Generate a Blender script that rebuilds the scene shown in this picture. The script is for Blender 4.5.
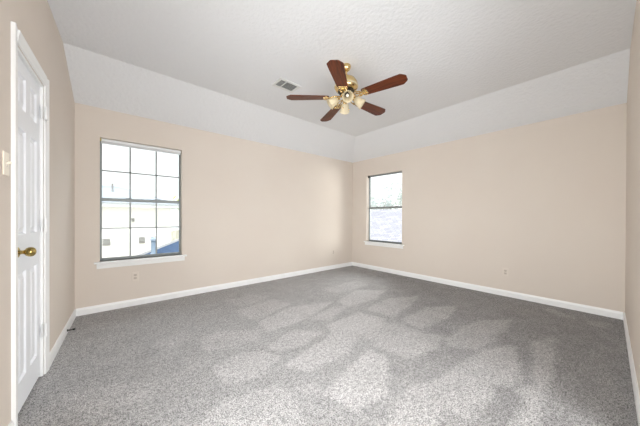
import bpy, bmesh, math, random
import numpy as np
from mathutils import Vector, Matrix
random.seed(7)
SC = bpy.context.scene
for o in list(bpy.data.objects): bpy.data.objects.remove(o)
COL = SC.collection
PI = math.pi

# ------------------------------------------------------------ camera
F_PX, YAW, PITCH, ROLL, CAM_H = 247.25, 0.7088, -0.0038, 0.0037, 1.1447
_F = Vector((math.sin(YAW)*math.cos(PITCH), math.cos(YAW)*math.cos(PITCH), math.sin(PITCH)))
_R = Vector((math.cos(YAW), -math.sin(YAW), 0)); _U = _R.cross(_F)
_c, _s = math.cos(ROLL), math.sin(ROLL)
_R, _U = _c*_R+_s*_U, _c*_U-_s*_R
cam_d = bpy.data.cameras.new('camera'); cam = bpy.data.objects.new('camera', cam_d); COL.objects.link(cam)
cam_d.sensor_width = 36; cam_d.lens = F_PX/640*36; cam_d.shift_y = 5.08/640
cam_d.clip_start = 0.02; cam_d.clip_end = 300
M = Matrix((_R, _U, -_F)).transposed().to_4x4(); M.translation = (0, 0, CAM_H); cam.matrix_world = M
SC.camera = cam
def at(u, v, ax, val):            # survey helper: photo point on a known plane of the place
    d = _F + _R*(u-320)/F_PX - _U*(v-213-5.08)/F_PX
    i = 'xyz'.index(ax); o = Vector((0, 0, CAM_H))
    return o + d*((val-o[i])/d[i])

# ------------------------------------------------------------ world, sun, large lights, exposure
w = bpy.data.worlds.new('sky'); SC.world = w; w.use_nodes = True
nt = w.node_tree; bg = nt.nodes['Background']
tc = nt.nodes.new('ShaderNodeTexCoord'); sx = nt.nodes.new('ShaderNodeSeparateXYZ'); cr = nt.nodes.new('ShaderNodeValToRGB')
nt.links.new(tc.outputs['Generated'], sx.inputs[0]); nt.links.new(sx.outputs['Z'], cr.inputs[0]); nt.links.new(cr.outputs[0], bg.inputs[0])
cr.color_ramp.elements[0].color = (1, 1, 1, 1); cr.color_ramp.elements[0].position = 0.25
cr.color_ramp.elements[1].color = (.72, .85, 1, 1); cr.color_ramp.elements[1].position = 1
bg.inputs[1].default_value = 1.2

def light(name, kind, loc, direction, energy, color=(1, 1, 1), size=(1, 1), spread=None):
    l = bpy.data.lights.new(name, kind); o = bpy.data.objects.new(name, l); COL.objects.link(o)
    o.location = loc; o.rotation_euler = Vector(direction).to_track_quat('-Z', 'Y').to_euler()
    l.energy = energy; l.color = color
    if kind == 'AREA':
        l.shape = 'RECTANGLE'; l.size, l.size_y = size
        if spread: l.spread = spread
    return o
sun = light('sun', 'SUN', (0, 0, 20), (.25, .45, -1), 3.3, (1, .97, .92)); sun.data.angle = .02
# daylight coming down through the two windows
light('sky_light_window_1', 'AREA', (.9, 5.6, 3.6), (-.1, -1, -.95), 110, (.95, .98, 1), (3.0, 1.6))
light('sky_light_window_2', 'AREA', (6.3, 3.5, 3.5), (-1, -.2, -.9), 200, (.97, .98, 1), (1.6, 3.0))
light('sky_light_side_yard', 'AREA', (6.6, .0, 1.6), (-.62, .87, 0), 190, (1, .98, .95), (2.8, 1.7))
# unseen fill light, added in the made-up hall behind the camera
light('hall_fill_light', 'AREA', (.75, -1.3, 1.15), (.25, 1, -.12), 60, (.95, .98, 1), (2.2, 1.6), 2.5)
# added fill light, shining in by a made-up opening beside the camera
light('fill_light_left', 'AREA', (-1.15, .60, 1.3), (1, .3, -.18), 86, (.95, .98, 1), (1.6, 1.5), 2.5)
SC.view_settings.view_transform = 'Standard'; SC.view_settings.look = 'None'
SC.view_settings.gamma = 1; SC.view_settings.use_curve_mapping = False
SC.view_settings.exposure = 0.27

# ------------------------------------------------------------ materials
def srgb(r, g, b):
    f = lambda c: (c/255/12.92) if c/255 <= .04045 else ((c/255+.055)/1.055)**2.4
    return (f(r), f(g), f(b), 1)
def mat(name, col, rough=.6, metal=0, bump=None, var=None, coat=0, spec=None, sheen=0):
    """bump=(scale,strength,dist) var=(scale,col2,lo,hi)"""
    m = bpy.data.materials.new(name); m.use_nodes = True; n = m.node_tree.nodes; l = m.node_tree.links
    p = n['Principled BSDF']; p.inputs['Base Color'].default_value = col; p.inputs['Roughness'].default_value = rough
    p.inputs['Metallic'].default_value = metal; p.inputs['Coat Weight'].default_value = coat
    p.inputs['Sheen Weight'].default_value = sheen
    if spec is not None: p.inputs['Specular IOR Level'].default_value = spec
    tcn = n.new('ShaderNodeTexCoord')
    if var:
        t = n.new('ShaderNodeTexNoise'); t.inputs['Scale'].default_value = var[0]; t.inputs['Detail'].default_value = 4
        l.new(tcn.outputs['Object'], t.inputs['Vector'])
        r = n.new('ShaderNodeValToRGB'); r.color_ramp.elements[0].color = col; r.color_ramp.elements[1].color = var[1]
        r.color_ramp.elements[0].position = var[2]; r.color_ramp.elements[1].position = var[3]
        l.new(t.outputs['Fac'], r.inputs[0]); l.new(r.outputs[0], p.inputs['Base Color'])
    if bump:
        t = n.new('ShaderNodeTexNoise'); t.inputs['Scale'].default_value = bump[0]; t.inputs['Detail'].default_value = 3
        l.new(tcn.outputs['Object'], t.inputs['Vector'])
        b = n.new('ShaderNodeBump'); b.inputs['Strength'].default_value = bump[1]; b.inputs['Distance'].default_value = bump[2]
        l.new(t.outputs['Fac'], b.inputs['Height']); l.new(b.outputs[0], p.inputs['Normal'])
    return m
WALLC = srgb(226, 215.4, 204)
m_wall = mat('beige_wall_paint', WALLC, .75, bump=(90, .12, .004), var=(1.3, srgb(224, 212.5, 201), .35, .65), spec=.25)
m_ceil = mat('white_ceiling_paint', srgb(238, 239, 241), .9, bump=(30, .6, .012), spec=.1)
m_trim = mat('white_trim_paint', srgb(249, 249, 248), .4, bump=(30, .03, .002))
m_door = mat('white_door_paint', srgb(247, 249, 253), .42, bump=(60, .04, .002))
m_brass = mat('polished_brass', srgb(232, 208, 156), .22, 1, var=(9, srgb(214, 184, 124), .4, .7))
m_knob = mat('aged_brass', srgb(196, 172, 108), .2, 1, var=(40, srgb(120, 100, 52), .45, .75))
m_cream = mat('cream_metal', srgb(226, 216, 184), .35, .3, var=(20, srgb(214, 200, 160), .4, .7))
m_frame = mat('grey_aluminium', srgb(140, 145, 144), .45, .2, var=(12, srgb(132, 138, 137), .4, .7))
m_frame_w = mat('white_window_vinyl', srgb(228, 230, 230), .5, bump=(40, .03, .002))
m_sill = mat('white_sill_paint', srgb(246, 246, 244), .35, bump=(30, .03, .002))
m_blind = mat('white_blind', srgb(244, 246, 248), .5, bump=(60, .05, .002))
m_plate = mat('painted_cover_plate', srgb(228, 217, 205), .55, bump=(40, .03, .001))
m_plate_w = mat('ivory_switch_plate', srgb(250, 240, 222), .4, bump=(40, .02, .001))
m_slot = mat('brown_slot', srgb(150, 134, 120), .7, var=(50, srgb(140, 124, 110), .4, .7))
m_vent = mat('white_vent_metal', srgb(228, 228, 226), .5, bump=(40, .03, .001))
m_ventd = mat('grey_duct', srgb(150, 150, 148), .8, var=(20, srgb(135, 135, 133), .4, .7))
m_bulb = mat('frosted_bulb', srgb(240, 236, 225), .3, var=(20, srgb(235, 230, 215), .4, .7))
m_dark = mat('dark_metal', srgb(70, 66, 58), .5, .6, var=(30, srgb(50, 46, 40), .4, .7))
m_rubber = mat('black_rubber', srgb(45, 45, 45), .7, var=(30, srgb(30, 30, 30), .4, .7))

def wood_mat():
    m = bpy.data.materials.new('cherry_wood'); m.use_nodes = True; n = m.node_tree.nodes; l = m.node_tree.links
    p = n['Principled BSDF']; p.inputs['Roughness'].default_value = .45; p.inputs['Specular IOR Level'].default_value = .3; p.inputs['Coat Weight'].default_value = .08
    p.inputs['Coat Roughness'].default_value = .2
    t = n.new('ShaderNodeTexCoord'); mp = n.new('ShaderNodeMapping'); mp.inputs['Scale'].default_value = (3, 40, 10)
    ns = n.new('ShaderNodeTexNoise'); ns.inputs['Scale'].default_value = 1.6; ns.inputs['Detail'].default_value = 6; ns.inputs['Distortion'].default_value = .6
    r = n.new('ShaderNodeValToRGB'); r.color_ramp.elements[0].color = srgb(58, 25, 9); r.color_ramp.elements[1].color = srgb(116, 53, 21)
    r.color_ramp.elements[0].position = .3; r.color_ramp.elements[1].position = .7
    l.new(t.outputs['Object'], mp.inputs[0]); l.new(mp.outputs[0], ns.inputs['Vector']); l.new(ns.outputs['Fac'], r.inputs[0]); l.new(r.outputs[0], p.inputs['Base Color'])
    return m
m_wood = wood_mat()
def glass_mat():
    m = bpy.data.materials.new('window_glass'); m.use_nodes = True; n = m.node_tree.nodes; l = m.node_tree.links
    for x in list(n): n.remove(x)
    o = n.new('ShaderNodeOutputMaterial'); mx = n.new('ShaderNodeMixShader'); t = n.new('ShaderNodeBsdfTransparent'); g = n.new('ShaderNodeBsdfGlossy')
    t.inputs[0].default_value = (.96, .98, .98, 1); g.inputs['Roughness'].default_value = .02
    fr = n.new('ShaderNodeFresnel'); fr.inputs[0].default_value = 1.2
    l.new(fr.outputs[0], mx.inputs[0]); l.new(t.outputs[0], mx.inputs[1]); l.new(g.outputs[0], mx.inputs[2]); l.new(mx.outputs[0], o.inputs[0])
    return m
m_glass = glass_mat()
def shade_mat():
    m = bpy.data.materials.new('frosted_cream_glass'); m.use_nodes = True; n = m.node_tree.nodes; l = m.node_tree.links
    p = n['Principled BSDF']; p.inputs['Base Color'].default_value = srgb(238, 226, 198); p.inputs['Roughness'].default_value = .25
    o = n['Material Output']; tr = n.new('ShaderNodeBsdfTranslucent'); tr.inputs[0].default_value = srgb(240, 230, 205)
    mx = n.new('ShaderNodeMixShader'); mx.inputs[0].default_value = .35
    t = n.new('ShaderNodeTexCoord'); ns = n.new('ShaderNodeTexNoise'); ns.inputs['Scale'].default_value = 60
    b = n.new('ShaderNodeBump'); b.inputs['Strength'].default_value = .1; l.new(t.outputs['Object'], ns.inputs['Vector']); l.new(ns.outputs['Fac'], b.inputs['Height']); l.new(b.outputs[0], p.inputs['Normal'])
    l.new(p.outputs[0], mx.inputs[1]); l.new(tr.outputs[0], mx.inputs[2]); l.new(mx.outputs[0], o.inputs[0])
    return m
m_shade = shade_mat()

def carpet_mat():
    m = bpy.data.materials.new('grey_cut_pile_carpet'); m.use_nodes = True; n = m.node_tree.nodes; l = m.node_tree.links
    p = n['Principled BSDF']; p.inputs['Roughness'].default_value = 1; p.inputs['Specular IOR Level'].default_value = .05
    p.inputs['Sheen Weight'].default_value = .15
    t = n.new('ShaderNodeTexCoord')
    n1 = n.new('ShaderNodeTexNoise'); n1.inputs['Scale'].default_value = 140; n1.inputs['Detail'].default_value = 3; n1.inputs['Roughness'].default_value = .7
    n2 = n.new('ShaderNodeTexNoise'); n2.inputs['Scale'].default_value = 6; n2.inputs['Detail'].default_value = 4; n2.inputs['Distortion'].default_value = .8
    for a in (n1, n2): l.new(t.outputs['Object'], a.inputs['Vector'])
    r = n.new('ShaderNodeValToRGB'); e = r.color_ramp.elements
    e[0].position = .40; e[0].color = (.165, .158, .155, 1); e[1].position = .60; e[1].color = (1.0, .97, .955, 1)
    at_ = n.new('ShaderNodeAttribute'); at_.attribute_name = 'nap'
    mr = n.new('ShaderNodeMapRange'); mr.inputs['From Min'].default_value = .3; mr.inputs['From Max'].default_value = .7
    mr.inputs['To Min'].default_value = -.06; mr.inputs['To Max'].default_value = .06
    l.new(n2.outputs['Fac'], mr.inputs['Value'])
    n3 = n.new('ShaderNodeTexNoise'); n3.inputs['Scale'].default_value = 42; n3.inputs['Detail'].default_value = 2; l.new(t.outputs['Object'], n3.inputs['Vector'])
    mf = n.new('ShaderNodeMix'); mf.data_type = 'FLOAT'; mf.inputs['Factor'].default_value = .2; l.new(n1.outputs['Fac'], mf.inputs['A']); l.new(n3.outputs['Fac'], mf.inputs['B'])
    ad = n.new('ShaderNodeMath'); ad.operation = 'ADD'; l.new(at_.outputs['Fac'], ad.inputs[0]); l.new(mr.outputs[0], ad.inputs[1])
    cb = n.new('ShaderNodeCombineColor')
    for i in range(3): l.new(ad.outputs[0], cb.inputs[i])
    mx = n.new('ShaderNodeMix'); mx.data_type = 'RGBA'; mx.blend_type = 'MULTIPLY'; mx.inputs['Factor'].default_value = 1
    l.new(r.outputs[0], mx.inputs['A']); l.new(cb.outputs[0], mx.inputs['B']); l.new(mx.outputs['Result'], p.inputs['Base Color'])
    l.new(mf.outputs['Result'], r.inputs[0])
    b = n.new('ShaderNodeBump'); b.inputs['Strength'].default_value = .8; b.inputs['Distance'].default_value = .01
    l.new(n1.outputs['Fac'], b.inputs['Height']); l.new(b.outputs[0], p.inputs['Normal'])
    return m
m_carpet = carpet_mat()

def shingle_mat(name, c1, c2, axis_scale=(1, 1, 1)):
    m = bpy.data.materials.new(name); m.use_nodes = True; n = m.node_tree.nodes; l = m.node_tree.links
    p = n['Principled BSDF']; p.inputs['Roughness'].default_value = .95; p.inputs['Specular IOR Level'].default_value = .1
    t = n.new('ShaderNodeTexCoord'); b = n.new('ShaderNodeTexBrick'); b.inputs['Scale'].default_value = 1
    b.inputs['Brick Width'].default_value = .3; b.inputs['Row Height'].default_value = .14; b.inputs['Mortar Size'].default_value = .012
    b.inputs['Color1'].default_value = c1; b.inputs['Color2'].default_value = c2; b.inputs['Mortar'].default_value = tuple(x*.75 for x in c1[:3])+(1,)
    l.new(t.outputs['UV'], b.inputs['Vector']); l.new(b.outputs['Color'], p.inputs['Base Color'])
    return m
m_shingle_blue = shingle_mat('slate_blue_shingles', srgb(76, 92, 116), srgb(66, 82, 108))
m_shingle_pale = shingle_mat('pale_grey_shingles', srgb(168, 166, 174), srgb(194, 190, 196))
m_shingle_far = shingle_mat('silver_grey_shingles', srgb(178, 184, 192), srgb(168, 175, 184))
m_stucco = mat('cream_house_paint', srgb(252, 249, 245), .9, bump=(20, .1, .01))
m_soffit = mat('pale_grey_soffit', srgb(214, 218, 220), .8, bump=(20, .05, .01))
m_grille = mat('grey_vent_grille', srgb(158, 156, 152), .8, var=(20, srgb(148, 146, 143), .4, .7))
m_pipe = mat('pale_blue_pipe', srgb(140, 156, 172), .6, var=(10, srgb(130, 146, 164), .4, .7))
m_leaf = mat('pale_green_leaves', srgb(236, 240, 238), .9, var=(3, srgb(226, 232, 230), .3, .7))
m_leaf2 = mat('yellow_green_leaves', srgb(222, 226, 165), .9, var=(3, srgb(190, 204, 135), .3, .7))
m_bark = mat('grey_bark', srgb(170, 165, 158), .95, bump=(20, .5, .02))
m_grass = mat('dry_grass', srgb(165, 160, 140), 1, var=(2, srgb(175, 168, 150), .3, .7))
m_fascia = mat('grey_trim_board', srgb(190, 188, 186), .8, bump=(10, .05, .01))

# ------------------------------------------------------------ mesh helpers
def box(bm, x0, x1, y0, y1, z0, z1, mtx=None, bevel=0):
    r = bmesh.ops.create_cube(bm, size=1)['verts']
    for v in r:
        v.co = Vector((x0+(v.co.x+.5)*(x1-x0), y0+(v.co.y+.5)*(y1-y0), z0+(v.co.z+.5)*(z1-z0)))
    if bevel:
        es = list({e for v in r for e in v.link_edges})
        rr = bmesh.ops.bevel(bm, geom=es, offset=bevel, segments=2, affect='EDGES', profile=.5)
        r = list({v for f in rr['faces'] for v in f.verts} | {v for v in r if v.is_valid})
    if mtx:
        for v in r: v.co = mtx @ v.co
def prism(bm, pts, a, b, axis='y', mtx=None):
    """polygon pts (p,q) extruded from a to b; axis y: (p,q)=(x,z); x: (y,z); z: (x,y)"""
    mk = {'y': lambda p, q, t: (p, t, q), 'x': lambda p, q, t: (t, p, q), 'z': lambda p, q, t: (p, q, t)}[axis]
    A = [bm.verts.new(mk(p, q, a)) for p, q in pts]; B = [bm.verts.new(mk(p, q, b)) for p, q in pts]
    n = len(pts); fs = [bm.faces.new(A), bm.faces.new(B[::-1])]
    for i in range(n): fs.append(bm.faces.new((A[i], B[i], B[(i+1) % n], A[(i+1) % n])))
    if mtx:
        for v in A+B: v.co = mtx @ v.co
    return A+B
def lathe(bm, prof, n=32, mtx=None, rib=None):
    """prof list of (r,z)"""
    rings = []
    for r, z in prof:
        ring = []
        for k in range(n):
            a = 2*PI*k/n; rr = r*(1+(rib*math.cos(a*n/4) if rib else 0))
            v = Vector((rr*math.cos(a), rr*math.sin(a), z))
            ring.append(bm.verts.new(mtx @ v if mtx else v))
        rings.append(ring)
    for i in range(len(rings)-1):
        for k in range(n):
            bm.faces.new((rings[i][k], rings[i][(k+1) % n], rings[i+1][(k+1) % n], rings[i+1][k]))
    if prof[0][0] > 1e-4 and not rib: bm.faces.new(rings[0][::-1])
    if prof[-1][0] > 1e-4 and not rib: bm.faces.new(rings[-1])
def tube(bm, pts, r, n=10):
    pts = [Vector(p) for p in pts]; rings = []
    rs = r if isinstance(r, (list, tuple)) else [r]*len(pts)
    up = Vector((0, 0, 1))
    for i, p in enumerate(pts):
        d = (pts[min(i+1, len(pts)-1)]-pts[max(i-1, 0)]).normalized()
        s = d.cross(up) if abs(d.dot(up)) < .95 else d.cross(Vector((1, 0, 0)))
        s.normalize(); t = s.cross(d)
        rings.append([bm.verts.new(p+rs[i]*(math.cos(2*PI*k/n)*s+math.sin(2*PI*k/n)*t)) for k in range(n)])
    for i in range(len(rings)-1):
        for k in range(n): bm.faces.new((rings[i][k], rings[i][(k+1) % n], rings[i+1][(k+1) % n], rings[i+1][k]))
    bm.faces.new(rings[0][::-1]); bm.faces.new(rings[-1])
def obj(name, bm, m, parent=None, smooth=False, world=None, **props):
    bmesh.ops.recalc_face_normals(bm, faces=bm.faces)
    me = bpy.data.meshes.new(name); bm.to_mesh(me); bm.free(); me.materials.append(m)
    if smooth:
        for p in me.polygons: p.use_smooth = True
        try: me.set_sharp_from_angle(angle=math.radians(40))
        except Exception: pass
    o = bpy.data.objects.new(name, me); COL.objects.link(o)
    if world is not None: o.matrix_world = world
    if parent: o.parent = parent
    for k, v in props.items(): o[k] = v
    return o
def empty(name, loc, rot=0, mtx=None, **props):
    o = bpy.data.objects.new(name, None); COL.objects.link(o); o.empty_display_size = .05
    o.location = loc; o.rotation_euler = (0, 0, rot)
    if mtx is not None: o.matrix_world = mtx
    for k, v in props.items(): o[k] = v
    return o
NB = bmesh.new

# ------------------------------------------------------------ room dimensions
E_, D_, R_, H_, HC, B_ = 4.417, 3.963, 0.128, 2.44, 2.766, 0.641
T = .15
TW = math.tan(-.0476)
L_ = 0.289
# left wall frame: s runs from the far corner towards the camera, n into the room
U0 = Vector((TW, -1, 0)).normalized(); N0 = Vector((1, TW, 0)).normalized()
W0M = Matrix(((U0.x, N0.x, 0, -L_), (U0.y, N0.y, 0, D_), (0, 0, 1, 0), (0, 0, 0, 1)))
sl = lambda y: (D_-y)/abs(U0.y)    # y -> s

# ------------------------------------------------------------ structure
# carpet floor with vacuumed nap tracks
NAP = [  # outlines of brushed-up pile left by the vacuum, surveyed on the floor
 ((234,311.5),(273,299),(291,304),(256,321)), ((258,322),(291,307),(334,301),(306,319),(269,332)),
 ((319,290),(356,280),(369,285),(337,293)), ((337,301),(356,290),(387,290),(375,299),(347,307)),
 ((309,319),(337,305),(347,307),(331,321)), ((325,326),(359,312),(387,319),(375,332),(337,338)),
 ((222,301),(256,294),(272,299),(241,307)), ((365,309),(390,298),(420,296),(406,309),(392,317)),
 ((401,320),(427,307),(457,306),(449,318),(421,329)), ((462,327),(481,320),(512,320),(506,332),(465,343),(443,340)),
 ((362,338),(376,321),(399,324),(424,332),(412,342),(385,345)), ((266,346),(294,329),(325,332),(303,345),(278,352)),
 ((283,365),(331,335),(359,335),(347,354),(309,373)), ((322,393),(369,349),(388,357),(388,392),(353,413)),
 ((212,367),(237,354),(266,351),(281,357),(259,378),(225,385)), ((294,388),(316,382),(322,393),(303,398)),
 ((219,401),(278,385),(294,392),(308,440),(190,440)), ((200,339),(219,331),(262,329),(259,339),(222,351),(203,351)),
 ((372,345),(401,332),(444,335),(438,348),(407,360)), ((446,344),(463,334),(500,338),(481,349),(457,349)),
 ((454,367),(485,349),(515,345),(522,376),(510,387),(491,384)), ((432,381),(457,367),(491,384),(497,398),(466,420),(444,407)),
 ((533,342),(555,337),(554,373),(538,420),(520,440),(500,440),(526,401),(513,390),(532,382)),
 ((375,440),(407,388),(432,382),(444,407),(429,440)), ((541,308),(553,309),(575,318),(560,317)), ((585,320),(612,324),(605,328),(590,325)),
 ((60,400),(105,385),(160,378),(150,398),(90,420)), ((150,345),(185,330),(195,338),(165,352)),
]
polys = [np.array([at(u, v, 'z', 0)[:2] for u, v in q]) for q in NAP]
weights = [.6,.9,.5,.9,.8,.9,.4,.85,.95,.9,.7,.85,1,1.1,.8,.6,.7,.5,.9,.8,1.1,1,1,.9,.7,.7,.45,.35]
def nap_values(P):
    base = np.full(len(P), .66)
    # darker toward the right hand wall and the far corner
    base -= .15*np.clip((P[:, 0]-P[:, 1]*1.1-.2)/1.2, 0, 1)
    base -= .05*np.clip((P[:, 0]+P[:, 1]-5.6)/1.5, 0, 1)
    add = np.zeros(len(P))
    rg = np.random.RandomState(3); P = P.copy()      # ragged edges of the vacuum tracks
    P += rg.normal(0, .013, P.shape)
    for q, wt in zip(polys, weights):
        sd = None; n = len(q); inside = np.zeros(len(P), bool); dist = np.full(len(P), 1e9)
        for i in range(n):
            a, b = q[i], q[(i+1) % n]; ab = b-a
            t = np.clip(((P-a)@ab)/(ab@ab), 0, 1); d = np.hypot(*(P-(a+t[:, None]*ab)).T); dist = np.minimum(dist, d)
            cond = (a[1] > P[:, 1]) != (b[1] > P[:, 1])
            xi = a[0]+(P[:, 1]-a[1])*(b[0]-a[0])/((b[1]-a[1]) or 1e-9)
            inside ^= cond & (P[:, 0] < xi)
        s = np.where(inside, dist, -dist)
        add = np.maximum(add, wt*.20*np.clip(s/.028+.5, 0, 1))
    return base+add
NX, NY = 400, 500
xs = np.linspace(-.9, E_, NX); ys = np.linspace(-2.7, D_, NY)
bm = NB(); grid = [[bm.verts.new((x, y, 0)) for x in xs] for y in ys]
for j in range(NY-1):
    for i in range(NX-1): bm.faces.new((grid[j][i], grid[j][i+1], grid[j+1][i+1], grid[j+1][i]))
box(bm, -.9, E_, -2.7, D_, -.2, -.01)
floor = obj('floor', bm, m_carpet, kind='structure')
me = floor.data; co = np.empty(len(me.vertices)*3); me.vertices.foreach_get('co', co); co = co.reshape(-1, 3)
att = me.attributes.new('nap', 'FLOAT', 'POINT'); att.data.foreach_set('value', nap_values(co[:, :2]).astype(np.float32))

def wall_opening(bm, p0, p1, z0, z1, o, a, b, axis, mtx=None):
    """wall along p0..p1 with openings o=[(q0,q1,zb,zt)]"""
    q0, q1, zb, zt = o
    for P in ([(p0, z0), (q0, z0), (q0, z1), (p0, z1)], [(q1, z0), (p1, z0), (p1, z1), (q1, z1)],
              [(q0, z0), (q1, z0), (q1, zb), (q0, zb)], [(q0, zt), (q1, zt), (q1, z1), (q0, z1)]):
        prism(bm, P, a, b, axis)
W1 = (-.075, .802, .60, 2.094); W2 = (2.660, 3.545, .61, 2.080)
bm = NB(); wall_opening(bm, -L_, E_, -.2, H_, W1, D_, D_+T, 'y'); bmesh.ops.remove_doubles(bm, verts=bm.verts, dist=1e-5)
obj('wall_back', bm, m_wall, kind='structure')
bm = NB(); wall_opening(bm, -R_-T, D_+T, -.2, H_, W2, E_, E_+T, 'x'); bmesh.ops.remove_doubles(bm, verts=bm.verts, dist=1e-5)
obj('wall_right', bm, m_wall, kind='structure')
# left wall with the door opening, its head follows the sloped ceiling
DS0, DS1, DZ = sl(2.645), sl(2.083), 2.078
SEND = sl(-2.7)
WS0, WS1 = sl(1.32), sl(.04)     # unseen window opening beside the camera, added for fill light
bm = NB()
for P in ([(0, -.2), (DS0, -.2), (DS0, HC), (B_, HC), (0, H_)],
          [(DS0, DZ), (DS1, DZ), (DS1, HC), (DS0, HC)],
          [(DS1, -.2), (WS0, -.2), (WS0, HC), (DS1, HC)], [(WS1, -.2), (SEND, -.2), (SEND, HC), (WS1, HC)],
          [(WS0, -.2), (WS1, -.2), (WS1, .6), (WS0, .6)], [(WS0, 1.9), (WS1, 1.9), (WS1, HC), (WS0, HC)]):
    prism(bm, P, -T, 0, 'y', W0M)
obj('wall_left', bm, m_wall, kind='structure')
# closet back behind the door
bm = NB(); box(bm, DS0-.1, DS1+.1, -T-.03, -T-.001, -.2, 2.3, W0M); obj('wall_closet', bm, m_wall, kind='structure')
# front wall (beside the camera), opening to an unseen hall added for fill light
HX = 2.0
bm = NB()
prism(bm, [(HX, -.2), (E_, -.2), (E_, H_), (E_-B_, HC), (HX, HC)], -R_-T, -R_, 'y')
prism(bm, [(-.47, 2.1), (HX, 2.1), (HX, HC), (-.47, HC)], -R_-T, -R_, 'y')
obj('wall_front', bm, m_wall, kind='structure')
bm = NB(); box(bm, HX+.02, HX+.14, -2.6, -R_-T, -.2, 2.5); obj('wall_added_hall_side', bm, m_wall, kind='structure')  # walls of the added hall, out of view
bm = NB(); box(bm, -.6, HX+.14, -2.72, -2.6, -.2, 2.5); obj('wall_added_hall_end', bm, m_wall, kind='structure')
# ceiling: flat field and the two sloped bands as one shell
bm = NB()
X0, Y0 = -.85, -2.75; TOP = 2.98
def V(*c): return bm.verts.new(c)
a0, a1, a2, a3 = V(X0, Y0, HC), V(E_-B_, Y0, HC), V(E_-B_, D_-B_, HC), V(X0, D_-B_, HC)
b1, b2, b3 = V(E_, Y0, H_), V(E_, D_, H_), V(X0, D_, H_)
c1, c2, c3 = V(E_+T, Y0, H_), V(E_+T, D_+T, H_), V(X0, D_+T, H_)
t0, t1, t2, t3 = V(X0, Y0, TOP), V(E_+T, Y0, TOP), V(E_+T, D_+T, TOP), V(X0, D_+T, TOP)
for f in ((a0, a1, a2, a3), (a1, b1, b2, a2), (a2, b2, b3, a3), (b1, c1, c2, b2), (b2, c2, c3, b3), (t0, t1, t2, t3),
          (c1, t1, t2, c2), (c2, t2, t3, c3), (a0, a1, b1, c1, t1, t0), (a0, a3, b3, c3, t3, t0)): bm.faces.new(f)
obj('ceiling', bm, m_ceil, kind='structure')

# baseboards: profile with an eased top
def base_prof(h=.085, t=.014): return [(0, 0), (t, 0), (t, h*.72), (t*.65, h*.86), (t*.45, h), (0, h)]
bm = NB(); prism(bm, [(D_-p, q) for p, q in base_prof()], -L_+.012, E_-.014, 'x'); obj('baseboard_back', bm, m_trim, kind='structure')
bm = NB(); prism(bm, [(E_-p, q) for p, q in base_prof()], -R_+.014, D_, 'y'); obj('baseboard_right', bm, m_trim, kind='structure')
bm = NB(); prism(bm, [(-R_+p, q) for p, q in base_prof()], HX+.08, E_, 'x'); obj('baseboard_front', bm, m_trim, kind='structure')
CW = .066
for a, b in ((.0, DS0-CW-.012), (DS1+CW+.012, SEND)):
    bm = NB(); prism(bm, [(p, q) for p, q in base_prof()], a, b, 'x', W0M); obj('baseboard_left', bm, m_trim, kind='structure')

# door casing (mitred look: stepped profile), jamb
bm = NB()
def casing_prof(flip):   # tapered colonial profile, (across, proud)
    p = [(0, .0005), (0, .017), (.012, .018), (.030, .014), (CW-.010, .011), (CW, .009), (CW, .0005)]
    return p
def cas(bm, sa, sb, horizontal=False):
    """outer edge at sa, inner edge at sb"""
    d = 1 if sb > sa else -1
    pts = [(sa+d*p, q) for p, q in casing_prof(0)]
    if not horizontal: return prism(bm, pts, 0, DZ+CW+.006, 'z', W0M)
    return prism(bm, [(q, p) for p, q in pts], DS0-.006, DS1+.006, 'x', W0M)
cas(bm, DS0-CW-.006, DS0-.006); cas(bm, DS1+CW+.006, DS1+.006); cas(bm, DZ+CW+.006, DZ+.006, True)
obj('trim_1', bm, m_trim, kind='structure', label='white painted casing around the closet door')
bm = NB(); J = .016
box(bm, DS0-.002, DS0+J, -T+.002, 0, 0, DZ, W0M); box(bm, DS1-J, DS1+.002, -T+.002, 0, 0, DZ, W0M); box(bm, DS0, DS1, -T+.002, 0, DZ-J, DZ+.002, W0M)
obj('trim_2', bm, m_trim, kind='structure', label='white door jamb')

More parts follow.
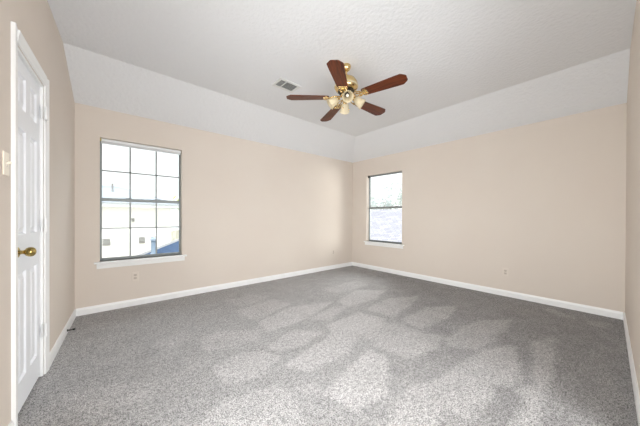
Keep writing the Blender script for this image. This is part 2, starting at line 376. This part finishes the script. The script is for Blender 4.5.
# six panel door
def door():
    s0, s1, z0, z1 = DS0+J+.003, DS1-J-.003, .018, DZ-J-.003
    fr = -.014; th = .035      # face just behind the wall plane
    rt = empty('door_1', (0, 0, 0), mtx=W0M, kind='structure', label='white six panel closet door in the left wall')
    W = s1-s0; st = .082; mid = .085
    pw = (W-2*st-mid)/2
    cols = [(s0+st, s0+st+pw), (s1-st-pw, s1-st)]
    rows = [(.185, .815), (1.035, 1.655), (1.775, 1.975)]
    bm = NB()
    # slab built as stiles and rails, panels sunk between them
    xs_ = [s0, cols[0][0], cols[0][1], cols[1][0], cols[1][1], s1]
    zs_ = [z0, rows[0][0], rows[0][1], rows[1][0], rows[1][1], rows[2][0], rows[2][1], z1]
    for i in range(5):
        for k in range(7):
            if i in (1, 3) and k in (1, 3, 5): continue
            box(bm, xs_[i], xs_[i+1], fr-th, fr, zs_[k], zs_[k+1])
    bmesh.ops.remove_doubles(bm, verts=bm.verts, dist=1e-5)
    obj('door_slab', bm, m_door, rt)
    for a, b in cols:
        for c, d in rows:
            bm = NB(); g = .011
            def ringq(i, y): return [bm.verts.new(p) for p in ((a+i, y, c+i), (b-i, y, c+i), (b-i, y, d-i), (a+i, y, d-i))]
            levels = [ringq(0, fr), ringq(.009, fr-g), ringq(.020, fr-g), ringq(.038, fr-.002)]
            for p, q in zip(levels, levels[1:]):
                for k in range(4): bm.faces.new((p[k], p[(k+1) % 4], q[(k+1) % 4], q[k]))
            bm.faces.new(levels[-1])
            bk = ringq(0, fr-th)
            for k in range(4): bm.faces.new((levels[0][k], levels[0][(k+1) % 4], bk[(k+1) % 4], bk[k]))
            bm.faces.new(bk)
            obj('door_panel', bm, m_door, rt)
    # knob
    kz, ks = .94, s1-.052
    K = Matrix.Translation((ks, fr, kz)) @ Matrix.Rotation(-PI/2, 4, 'X')   # local z -> +n
    bm = NB(); lathe(bm, [(.030, 0), (.031, .003), (.028, .008), (.018, .012), (.014, .013)], 32, K)
    rose = obj('knob_rose', bm, m_knob, rt, True, label='round brass backplate of the knob')
    bm = NB(); lathe(bm, [(.011, .010), (.010, .026), (.014, .032), (.022, .037), (.0265, .046), (.0275, .055), (.025, .064), (.018, .071), (.008, .0745), (.0005, .075)], 32, K)
    obj('door_knob', bm, m_knob, rt, True, label='polished brass door knob')
    for hz in (.33, 1.08, 1.88):
        bm = NB(); 
        box(bm, s0-.012, s0+.022, -.003, .0015, hz-.045, hz+.045)
        tube(bm, [(s0-.003, .013, hz-.047), (s0-.003, .013, hz+.047)], .008)
        for dz in (-.045, -.015, .015, .045): tube(bm, [(s0-.003, .013, hz+dz-.002), (s0-.003, .013, hz+dz+.002)], .0094)
        obj('hinge', bm, m_trim, rt, True, label='white painted hinge')
door()

# windows -----------------------------------------------------------------
def window(name, label, M4, W, zb, zt, muntins, slim_white):
    """local: x across the opening (0..W), y outwards from the room face, z up"""
    rt = empty(name, (0, 0, 0), mtx=M4, kind='structure', label=label)
    d0, d1 = .085, .135
    zm = 1.352; fw = .009
    bm = NB()     # outer frame
    for b in ((0, fw, zb, zt), (W-fw, W, zb, zt), (fw, W-fw, zb, zb+fw), (fw, W-fw, zt-fw, zt)):
        box(bm, b[0], b[1], d0, d1, b[2], b[3])
    obj('window_frame', bm, m_frame, rt)
    def sash(y0, y1, z0, z1, rails):
        bm = NB(); a = fw; c = W-fw; s = .010
        rb, rtp = rails
        for b in ((a, a+s, z0, z1), (c-s, c, z0, z1), (a+s, c-s, z0, z0+rb), (a+s, c-s, z1-rtp, z1)):
            box(bm, b[0], b[1], y0, y1, b[2], b[3], None, .002)
        if muntins:
            iw = c-a; 
            for k in (1, 2):
                x = a+iw*k/3; box(bm, x-.0085, x+.0085, y0+.006, y1-.006, z0+rb, z1-rtp)
            z = (z0+z1)/2+.004; box(bm, a+s, c-s, y0+.006, y1-.006, z-.0075, z+.0075)
        sh = obj('window_sash', bm, m_frame, rt)
        bm = NB(); ym = (y0+y1)/2; box(bm, a+s-.002, c-s+.002, ym-.0015, ym+.0015, z0+rb-.002, z1-rtp+.002); obj('pane', bm, m_glass, sh)
        return sh
    sash(d0+.024, d0+.044, zm-.018, zt-fw, (.036, .016))
    lo = sash(d0+.002, d0+.022, zb+fw, zm+.022, (.022, .040))
    for k in ((.32, .68) if muntins else (.25, .8)):
        bm = NB(); box(bm, W*k-.03, W*k+.03, d0-.006, d0+.014, zm+.022, zm+.030, None, .003); obj('sash_lock', bm, m_frame, lo)
    # stool and apron
    bm = NB(); box(bm, -.052, W+.058, -.036, 0, zb-.024, zb, None, .006); box(bm, 0, W, -.002, d0, zb-.024, zb)
    obj('window_sill', bm, m_sill, rt)
    bm = NB(); prism(bm, [(-.014, zb-.082), (0, zb-.082), (0, zb-.024), (-.020, zb-.024), (-.018, zb-.05)], -.028, W+.032, 'x')
    obj('window_apron', bm, m_sill, rt)
    return rt
zb1 = .600
Mw1 = Matrix.Translation((W1[0], D_, 0))
w1 = window('window_1', 'large white silled window with a grid of twelve panes on the back wall', Mw1, W1[1]-W1[0], zb1, W1[3], True, False)
bm = NB(); Wd = W1[1]-W1[0]     # raised mini blind: headrail and gathered slats
box(bm, .006, Wd-.006, .052, .084, W1[3]-.034, W1[3]-.001, None, .003)
bl = obj('blind_headrail', bm, m_blind, w1)
for k in range(5):
    bm = NB(); z = W1[3]-.036-k*.0045; box(bm, .010, Wd-.010, .056, .082, z-.003, z); obj('blind_slat', bm, m_blind, bl)
bm = NB(); box(bm, .0, .014, .030, .086, W1[3]-.034, W1[3]-.001, None, .002); obj('blind_bracket', bm, mat('brassy_bracket', srgb(196, 180, 120), .5, .3, var=(20, srgb(180, 165, 110), .4, .7)), w1)
Mw2 = Matrix.Translation((E_, W2[1], 0)) @ Matrix.Rotation(-PI/2, 4, 'Z')
bm = NB()
for q in ((WS0, WS0+.03, .6, 1.9), (WS1-.03, WS1, .6, 1.9), (WS0+.03, WS1-.03, .6, .63), (WS0+.03, WS1-.03, 1.87, 1.9), (WS0+.03, WS1-.03, 1.28, 1.32)): box(bm, q[0], q[1], -.10, -.06, q[2], q[3], W0M)
obj('added_window', bm, m_frame, kind='structure')  # frame of the added window, out of view, where the fill light enters
w2 = window('window_2', 'narrow undivided sash window with a white sill on the right wall', Mw2, W2[1]-W2[0], W2[2], W2[3], False, True)
# insect screen frame piece / bracket at the upper left corner
bm = NB(); box(bm, .0, .03, .05, .085, W2[3]-.045, W2[3]-.001, None, .003); obj('blind_bracket', bm, m_dark, w2)

# ------------------------------------------------------------ ceiling fan
FX, FY, FZ = 1.93, 1.83, 2.44
def fan():
    rt = empty('ceiling_fan', (FX, FY, HC), label='brass ceiling fan with five dark cherry blades and frosted cream lamp shades', category='ceiling fan')
    def P(name, bm, m, par=rt, **k):
        o = obj(name, bm, m, None, True, **k); o.parent = par; o.matrix_parent_inverse.identity(); 
        return o
    z = lambda v: v-HC
    bm = NB(); lathe(bm, [(.022, z(2.764)), (.046, z(2.763)), (.050, z(2.752)), (.049, z(2.738)), (.040, z(2.718)), (.026, z(2.704)), (.015, z(2.698))], 40); P('canopy', bm, m_brass)
    bm = NB(); lathe(bm, [(.0115, z(2.70)), (.0115, z(2.645))], 20); P('downrod', bm, m_brass)
    bm = NB(); lathe(bm, [(.020, z(2.658)), (.026, z(2.650)), (.030, z(2.640)), (.060, z(2.632)), (.096, z(2.612)), (.118, z(2.580)), (.124, z(2.548)), (.122, z(2.520)), (.110, z(2.502)), (.080, z(2.492)), (.055, z(2.488))], 56); mh = P('motor_housing', bm, m_brass)
    bm = NB(); lathe(bm, [(.1245, z(2.545)), (.127, z(2.542)), (.127, z(2.530)), (.1235, z(2.527))], 56); P('trim_ring', bm, m_cream, mh)
    bm = NB(); lathe(bm, [(.086, z(2.492)), (.088, z(2.480)), (.070, z(2.462)), (.050, z(2.456))], 48); P('flywheel', bm, m_dark)
    # blades
    for k in range(5):
        A = -1.286+k*2*PI/5
        Mz = Matrix.Rotation(A, 4, 'Z')
        PIT = Matrix.Rotation(math.radians(-9), 4, 'X')
        MB = Matrix.Translation((0, 0, z(FZ)-.018)) @ Matrix.Rotation(math.radians(-2.3), 4, 'X') @ Mz @ PIT
        # blade iron: ornate open scroll plate
        bm = NB()
        box(bm, .19, .245, -.028, .028, -.010, -.005, None, .002)
        n0 = len(bm.verts)
        for s in (-1, 1):
            tube(bm, [(.075+.115*t, s*(.012+.026*math.sin(PI*t)), .012-.018*t-.004) for t in [i/10 for i in range(11)]], .0055, 8)
            tube(bm, [(.155+.019*math.cos(a), s*.026+.015*math.sin(a), -.007) for a in [2*PI*i/14 for i in range(15)]], .004, 8)
            tube(bm, [(.218+.014*math.cos(a), s*.034+.012*math.sin(a), -.008) for a in [2*PI*i/12 for i in range(13)]], .004, 8)
        tube(bm, [(.06, 0, .014), (.12, 0, .004), (.20, 0, -.007)], .006, 8)
        for s in (-1, 0, 1): lathe(bm, [(.005, -.014), (.005, -.009)], 10, Matrix.Translation((.225, s*.018, 0)))
        iron = P('blade_iron', bm, m_brass); iron.matrix_local = MB
        # blade
        r0, r1 = .185, .632
        def hw(x):
            t = (x-r0)/(r1-r0); return .052+.022*min(1, t*1.15)
        up = [(r0, .040), (r0+.012, hw(r0)), ]
        for i in range(1, 9): x = r0+.012+(r1-.045-r0-.012)*i/8; up.append((x, hw(x)))
        up += [(r1-.012, hw(r1)*.62), (r1, hw(r1)*.42)]
        out = up+[(x, -y) for x, y in reversed(up)]
        bm = NB(); prism(bm, out, -.005, .002, 'z')
        bmesh.ops.bevel(bm, geom=[e for e in bm.edges if abs(e.verts[0].co.z-e.verts[1].co.z) < 1e-6 and len(e.link_faces) == 2 and any(len(f.verts) > 6 for f in e.link_faces)], offset=.0012, segments=2, affect='EDGES')
        bl = P('blade', bm, m_wood); bl.matrix_local = MB
    # light kit
    bm = NB(); lathe(bm, [(.052, z(2.462)), (.058, z(2.452)), (.056, z(2.436)), (.040, z(2.424)), (.034, z(2.404)), (.040, z(2.392)), (.036, z(2.376)), (.020, z(2.366)), (.008, z(2.360)), (.006, z(2.352)), (.0005, z(2.349))], 40)
    kit = P('light_kit', bm, m_brass)
    for k in range(4):
        A = math.radians(223.4+6)+k*PI/2
        tilt = math.radians(36)
        c, s = math.cos(A), math.sin(A)
        pts = [(c*r, s*r, z(q)) for r, q in ((.030, 2.425), (.050, 2.432), (.066, 2.428), (.078, 2.420))]
        bm = NB(); tube(bm, pts, .0075, 10)
        ax = Vector((c*math.cos(tilt), s*math.cos(tilt), -math.sin(tilt)))
        org = Vector((c*.074, s*.074, z(2.422)))
        Q = Matrix.Translation(org) @ ax.to_track_quat('Z', 'Y').to_matrix().to_4x4()
        lathe(bm, [(.009, -.004), (.019, 0), (.021, .006), (.021, .020), (.023, .024), (.022, .027)], 28, Q)
        arm = P('lamp_holder', bm, m_brass, kit)
        # tulip shade, fluted, with wall thickness
        prof = [(.019, .022), (.028, .032), (.036, .050), (.041, .072), (.044, .094), (.050, .114), (.057, .126)]
        inner = [(r-.0025, q) for r, q in reversed(prof)]
        bm = NB(); lathe(bm, prof+inner, 64, Q, rib=.035)
        sh = P('lamp_shade', bm, m_shade, kit)
        bm = NB(); lathe(bm, [(.009, .022), (.011, .040), (.015, .056), (.017, .070), (.014, .084), (.008, .092), (.0005, .094)], 24, Q); P('bulb', bm, m_bulb, sh)
        bm = NB(); lathe(bm, [(.0135, .024), (.024, .030), (.024, .044), (.012, .050)], 24, Q); P('socket', bm, m_dark, sh)
    # pull chains
    for dx, dy, ln in ((.03, -.012, .075), (-.02, .025, .06)):
        bm = NB(); tube(bm, [(dx, dy, z(2.385)), (dx, dy, z(2.385-ln))], .0013, 6)
        lathe(bm, [(.0005, 0), (.005, -.006), (.004, -.014), (.0005, -.018)][::-1], 12, Matrix.Translation((dx, dy, z(2.385-ln))))
        P('pull_chain', bm, m_brass, kit)
fan()

# ------------------------------------------------------------ ceiling vent
def vent():
    x0, x1, y0, y1 = 1.515, 1.815, 2.478, 2.690
    rt = empty('ceiling_vent', ((x0+x1)/2, (y0+y1)/2, HC), label='white rectangular air vent with grey louvres in the ceiling', category='vent')
    w2_, h2_ = (x1-x0)/2, (y1-y0)/2
    bm = NB(); f = .032
    for a, b, c, d in ((-w2_, w2_, -h2_, -h2_+f), (-w2_, w2_, h2_-f, h2_), (-w2_, -w2_+f, -h2_+f, h2_-f), (w2_-f, w2_, -h2_+f, h2_-f)):
        box(bm, a, b, c, d, -.012, -.001, None, .003)
    o = obj('frame', bm, m_vent, rt)
    bm = NB(); box(bm, -w2_+f-.002, w2_-f+.002, -h2_+f-.002, h2_-f+.002, -.0015, -.0005); obj('duct_opening', bm, m_ventd, rt)
    bm = NB(); box(bm, -w2_+f+.072, -w2_+f+.080, -h2_+f, h2_-f, -.011, -.002); obj('divider', bm, m_vent, rt)
    ys_ = np.linspace(-h2_+f+.008, h2_-f-.008, 10)
    for a, b, t in ((-w2_+f, -w2_+f+.072, 20), (-w2_+f+.080, w2_-f, 35)):
        for y in ys_:
            bm = NB(); box(bm, a, b, -.0045, .0045, -.0006, .0006, Matrix.Translation((0, y, -.0065)) @ Matrix.Rotation(math.radians(t), 4, 'X'))
            obj('louvre', bm, mat_louvre, rt)
mat_louvre = mat('grey_louvre_metal', srgb(190, 190, 188), .5, var=(20, srgb(180, 180, 178), .4, .7))
vent()

# ------------------------------------------------------------ outlets, switch, door stop
def outlet(M4, label):
    """local: x across, z up, y out of the wall into the room"""
    rt = empty('wall_outlet', (0, 0, 0), mtx=M4, label=label, category='outlet', group='wall outlets above the baseboard')
    bm = NB(); box(bm, -.035, .035, .0002, .0058, -.0575, .0575, None, .0025); obj('cover_plate', bm, m_plate, rt)
    for dz in (-.0195, .0195):
        bm = NB(); box(bm, -.0165, .0165, .005, .0085, dz-.014, dz+.014, None, .003); rc = obj('receptacle', bm, m_slot_plate, rt)
        bm = NB()
        for dx in (-.0065, .0065): box(bm, dx-.0012, dx+.0012, .0080, .0090, dz-.002, dz+.007)
        lathe(bm, [(.0026, 0), (.0026, .001)], 10, Matrix.Translation((0, .0080, dz-.008)) @ Matrix.Rotation(-PI/2, 4, 'X'))
        obj('slot', bm, m_slot, rc)
    bm = NB(); lathe(bm, [(.003, 0), (.003, .0012)], 12, Matrix.Translation((0, .0056, 0)) @ Matrix.Rotation(-PI/2, 4, 'X')); obj('screw', bm, m_slot_plate, rt)
m_slot_plate = mat('beige_receptacle', srgb(204, 191, 178), .55, bump=(40, .03, .001))
face_back = Matrix.Rotation(PI, 4, 'Z'); face_right = Matrix.Rotation(PI/2, 4, 'Z')
outlet(Matrix.Translation((.267, D_, .372)) @ face_back, 'beige outlet on the back wall below the large twelve pane window')
outlet(Matrix.Translation((3.79, D_, .373)) @ face_back, 'beige outlet on the back wall near the far corner of the room')
outlet(Matrix.Translation((E_, .976, .352)) @ face_right, 'beige outlet on the right hand wall above the baseboard')
ss = sl(1.935)
SWM = W0M @ Matrix.Translation((ss, 0, 1.402))
rt = empty('light_switch', (0, 0, 0), mtx=SWM, label='ivory toggle light switch on the left wall beside the door', category='light switch')
bm = NB(); box(bm, -.036, .036, .0002, .0065, -.058, .058, None, .0028); obj('cover_plate', bm, m_plate_w, rt)
bm = NB(); box(bm, -.006, .006, .0055, .0085, -.013, .013, None, .001); obj('toggle_collar', bm, m_plate, rt)
bm = NB(); box(bm, -.0042, .0042, 0, .017, -.005, .005, Matrix.Translation((0, .006, .001)) @ Matrix.Rotation(math.radians(28), 4, 'X'), .0015); obj('toggle', bm, m_plate_w, rt)
for dz in (-.030, .030):
    bm = NB(); lathe(bm, [(.0032, 0), (.0028, .0014)], 12, Matrix.Translation((0, .0062, dz)) @ Matrix.Rotation(-PI/2, 4, 'X')); obj('screw', bm, m_plate_w, rt)
# spring door stop on the left baseboard
p = at(67.5, 331, 'z', .03); sst = sl(p.y)
DSM = W0M @ Matrix.Translation((sst, .0142, .036))
rt = empty('door_stop', (0, 0, 0), mtx=DSM, label='small dark spring door stop on the left baseboard', category='door stop')
bm = NB(); lathe(bm, [(.011, 0), (.011, .003), (.006, .008)], 16, Matrix.Rotation(-PI/2, 4, 'X')); obj('base', bm, m_dark, rt, True)
bm = NB(); n = 120; tube(bm, [(.0055*math.cos(i*.55), .007+.035*i/n, .0055*math.sin(i*.55)) for i in range(n+1)], .0014, 6); obj('spring', bm, m_dark, rt, True)
bm = NB(); lathe(bm, [(.006, .040), (.0085, .043), (.0085, .053), (.005, .057)], 16, Matrix.Rotation(-PI/2, 4, 'X')); obj('rubber_tip', bm, m_rubber, rt, True)

# ------------------------------------------------------------ outside
bm = NB(); box(bm, -40, 70, -30, 90, -3.4, -3.2); obj('ground', bm, m_grass, kind='structure')
def uv_planar(o, axis_u, axis_v):
    me = o.data; uv = me.uv_layers.new(name='UVMap'); au, av = Vector(axis_u), Vector(axis_v)
    for lp in me.loops:
        c = me.vertices[lp.vertex_index].co; uv.data[lp.index].uv = (c.dot(au), c.dot(av))
# neighbouring house seen through the back window
YH = 16.0
def house_back():
    eR = at(171, 208, 'y', YH); e0 = at(101, 207, 'y', YH)
    ze = (eR.z+e0.z)/2; xR = eR.x; xL = -9.0
    rt = empty('neighbor_house', ((xL+xR)/2, YH+4, -3.2), label='pale cream house with a grey hipped roof beyond the large window', category='house')
    inv = Matrix.Translation(-Vector(rt.location))
    def P(name, bm, m, par=rt, **k):
        bmesh.ops.transform(bm, matrix=inv, verts=bm.verts); return obj(name, bm, m, par, **k)
    bm = NB(); box(bm, xL, xR, YH, YH+8, -3.2, ze); wl = P('wall', bm, m_stucco)
    bm = NB(); box(bm, xL-.4, xR+.4, YH-.45, YH+8.4, ze, ze+.20); P('eave', bm, m_soffit)
    # hipped roof
    rk = at(112, 186, 'y', YH+4); zr = rk.z; xr = rk.x+.3
    z0 = ze+.20
    bm = NB(); a = [bm.verts.new(c) for c in ((xL-.5, YH-.5, z0), (xR+.5, YH-.5, z0), (xR+.5, YH+8.5, z0), (xL-.5, YH+8.5, z0), (xL+3, YH+4, zr), (xr, YH+4, zr))]
    for f in ((0, 1, 5, 4), (1, 2, 5), (2, 3, 4, 5), (3, 0, 4), (0, 3, 2, 1)): bm.faces.new([a[i] for i in f])
    r = P('roof', bm, m_shingle_far); uv_planar(r, (1, 0, 0), (0, .9, .45))
    q = at(112.5, 188, 'y', YH+2.2)
    bm = NB(); tube(bm, [(q.x, q.y, q.z-.7), (q.x, q.y, q.z+.25)], .045, 12); P('roof_pipe', bm, m_grille, r)
    for u, v, wd in ((106.5, 242, 6), (142, 240, 5.5), (153, 239.5, 4)):
        c = at(u, v, 'y', YH); hw_ = wd/2/F_PX*(YH*.76)
        bm = NB(); box(bm, c.x-hw_, c.x+hw_, YH-.03, YH, c.z-.17, c.z+.17)
        for k in (1, 2):
            xx = c.x-hw_+2*hw_*k/3; box(bm, xx-.02, xx+.02, YH-.05, YH-.03, c.z-.17, c.z+.17)
            zz = c.z-.17+.34*k/3; box(bm, c.x-hw_, c.x+hw_, YH-.05, YH-.03, zz-.02, zz+.02)
        P('wall_vent', bm, m_grille, wl)
    c = at(133, 220, 'y', YH); bm = NB(); box(bm, c.x-.06, c.x+.06, YH-.12, YH, c.z-.1, c.z+.1, None, .02); P('wall_lamp', bm, m_grille, wl)
house_back()
# own lower roof below the back window
def lower_roof():
    ya, yb = 4.5, 7.0
    p = at(181, 240, 'y', yb); q = at(133, 259, 'y', yb); sl_ = (p.z-q.z)/(p.x-q.x)
    x0, x1 = q.x-1.6, p.x+1.5; zz = lambda x: q.z+(x-q.x)*sl_
    rt = empty('lower_roof', (p.x, 5.7, -3.2), label='slate blue shingled roof slope just outside the large window', category='roof')
    inv = Matrix.Translation(-Vector(rt.location))
    bm = NB(); prism(bm, [(x0, zz(x0)-.12), (x1, zz(x1)-.12), (x1, zz(x1)), (x0, zz(x0))], ya, yb, 'y'); bmesh.ops.transform(bm, matrix=inv, verts=bm.verts)
    o = obj('shingles', bm, m_shingle_blue, rt); uv_planar(o, (0, 1, 0), (1, 0, .3))
    bm = NB(); prism(bm, [(x0, zz(x0)-.16), (x1, zz(x1)-.16), (x1, zz(x1)+.05), (x0, zz(x0)+.05)], yb, yb+.06, 'y'); bmesh.ops.transform(bm, matrix=inv, verts=bm.verts)
    obj('edge_board', bm, m_fascia, rt)
    bm = NB(); box(bm, x0+.2, x1, ya+.1, yb-.05, -3.2, zz(x0)-.14); bmesh.ops.transform(bm, matrix=inv, verts=bm.verts); obj('wall', bm, m_stucco, rt)
    v = at(153.5, 252, 'y', 6.3); vz = zz(v.x)
    rt2 = empty('roof_vent_pipe', (v.x, 6.3, vz), label='pale blue vent pipe standing on the slate blue roof slope', category='pipe')
    bm = NB(); lathe(bm, [(.12, -.05), (.06, .05), (.045, .08), (.045, .32), (.06, .33), (.06, .37), (.03, .40)], 20); obj('pipe', bm, m_pipe, rt2, True)
lower_roof()
# house with the broad pale roof beyond the side window
def house_side():
    xe, xr = 8.6, 13.2; rdg = at(385, 209.5, 'x', xr); zr = rdg.z; ze = -1.3; ya, yb = -3, 16
    rt = empty('neighbor_house', (xr, 6, -3.2), label='house whose broad pale grey shingle roof fills the lower half of the narrow window', category='house')
    inv = Matrix.Translation(-Vector(rt.location))
    bm = NB(); prism(bm, [(xe, ze), (xr, zr), (2*xr-xe, ze), (2*xr-xe, ze-.15), (xr, zr-.15), (xe, ze-.15)], ya, yb, 'y'); bmesh.ops.transform(bm, matrix=inv, verts=bm.verts)
    o = obj('roof', bm, m_shingle_pale, rt); uv_planar(o, (0, 1, 0), (.87, 0, .5))
    bm = NB(); prism(bm, [(xe+.5, -3.2), (2*xr-xe-.5, -3.2), (2*xr-xe-.5, ze+.1), (xr, zr-.3), (xe+.5, ze+.1)], ya+.3, yb-.3, 'y'); bmesh.ops.transform(bm, matrix=inv, verts=bm.verts)
    obj('wall', bm, m_stucco, rt)
house_side()
def tree(c, rad, hgt, leaf, label, n=900, sz=.16, squash=.8):
    rt = empty('tree', (c[0], c[1], -3.2), label=label, category='tree')
    rnd = random.Random(int(c[0]*100+c[1]*7))
    zc = c[2]+3.2
    bm = NB()
    tube(bm, [(0, 0, 0), (.1, .05, zc*.4), (-.05, 0, zc*.8), (0, 0, zc)], [.22, .17, .12, .06], 10)
    for k in range(9):
        a = k*2.4; q = Vector((math.cos(a), math.sin(a), rnd.uniform(.1, .8))).normalized()*rad*.85
        tube(bm, [(0, 0, zc*.7), (q.x*.5, q.y*.5, zc*.75+q.z*.4), (q.x, q.y, zc+q.z*.6)], [.07, .045, .015], 6)
    obj('trunk', bm, m_bark, rt, True)
    bm = NB(); lumps = [Vector((rnd.gauss(0, .5), rnd.gauss(0, .5), rnd.gauss(0, .45)*squash))*rad for _ in range(14)]
    for i in range(n):
        L = rnd.choice(lumps); d = Vector((rnd.gauss(0, 1), rnd.gauss(0, 1), rnd.gauss(0, 1))).normalized()*rnd.uniform(.2, 1)*rad*.42
        p = L+d+Vector((0, 0, zc)); Rm = Matrix.Rotation(rnd.uniform(0, 6.3), 4, Vector((rnd.gauss(0, 1), rnd.gauss(0, 1), rnd.gauss(0, 1))).normalized())
        s = sz*rnd.uniform(.6, 1.3)
        vs = [bm.verts.new(p+Rm @ Vector(v)) for v in ((-s, 0, 0), (-.3*s, -.45*s, .06*s), (s, 0, 0), (-.3*s, .45*s, .06*s))]
        bm.faces.new(vs)
    obj('foliage', bm, leaf, rt)
t = at(178, 214, 'y', 18.5); tree((t.x+1.2, 18.5, t.z+.4), 1.3, 0, m_leaf2, 'yellow green tree at the corner of the cream house', 1100, .16, 1.1)
t = at(377, 199, 'x', 22); tree((22, t.y, t.z-.9), 2.6, 0, m_leaf, 'thin pale tree above the grey roof on the left of the narrow window', 1000, .22)
t = at(405, 197, 'x', 34); tree((34, t.y-1.5, t.z-1.1), 3.0, 0, m_leaf, 'denser pale green tree above the grey roof on the right of the narrow window', 1500, .22)
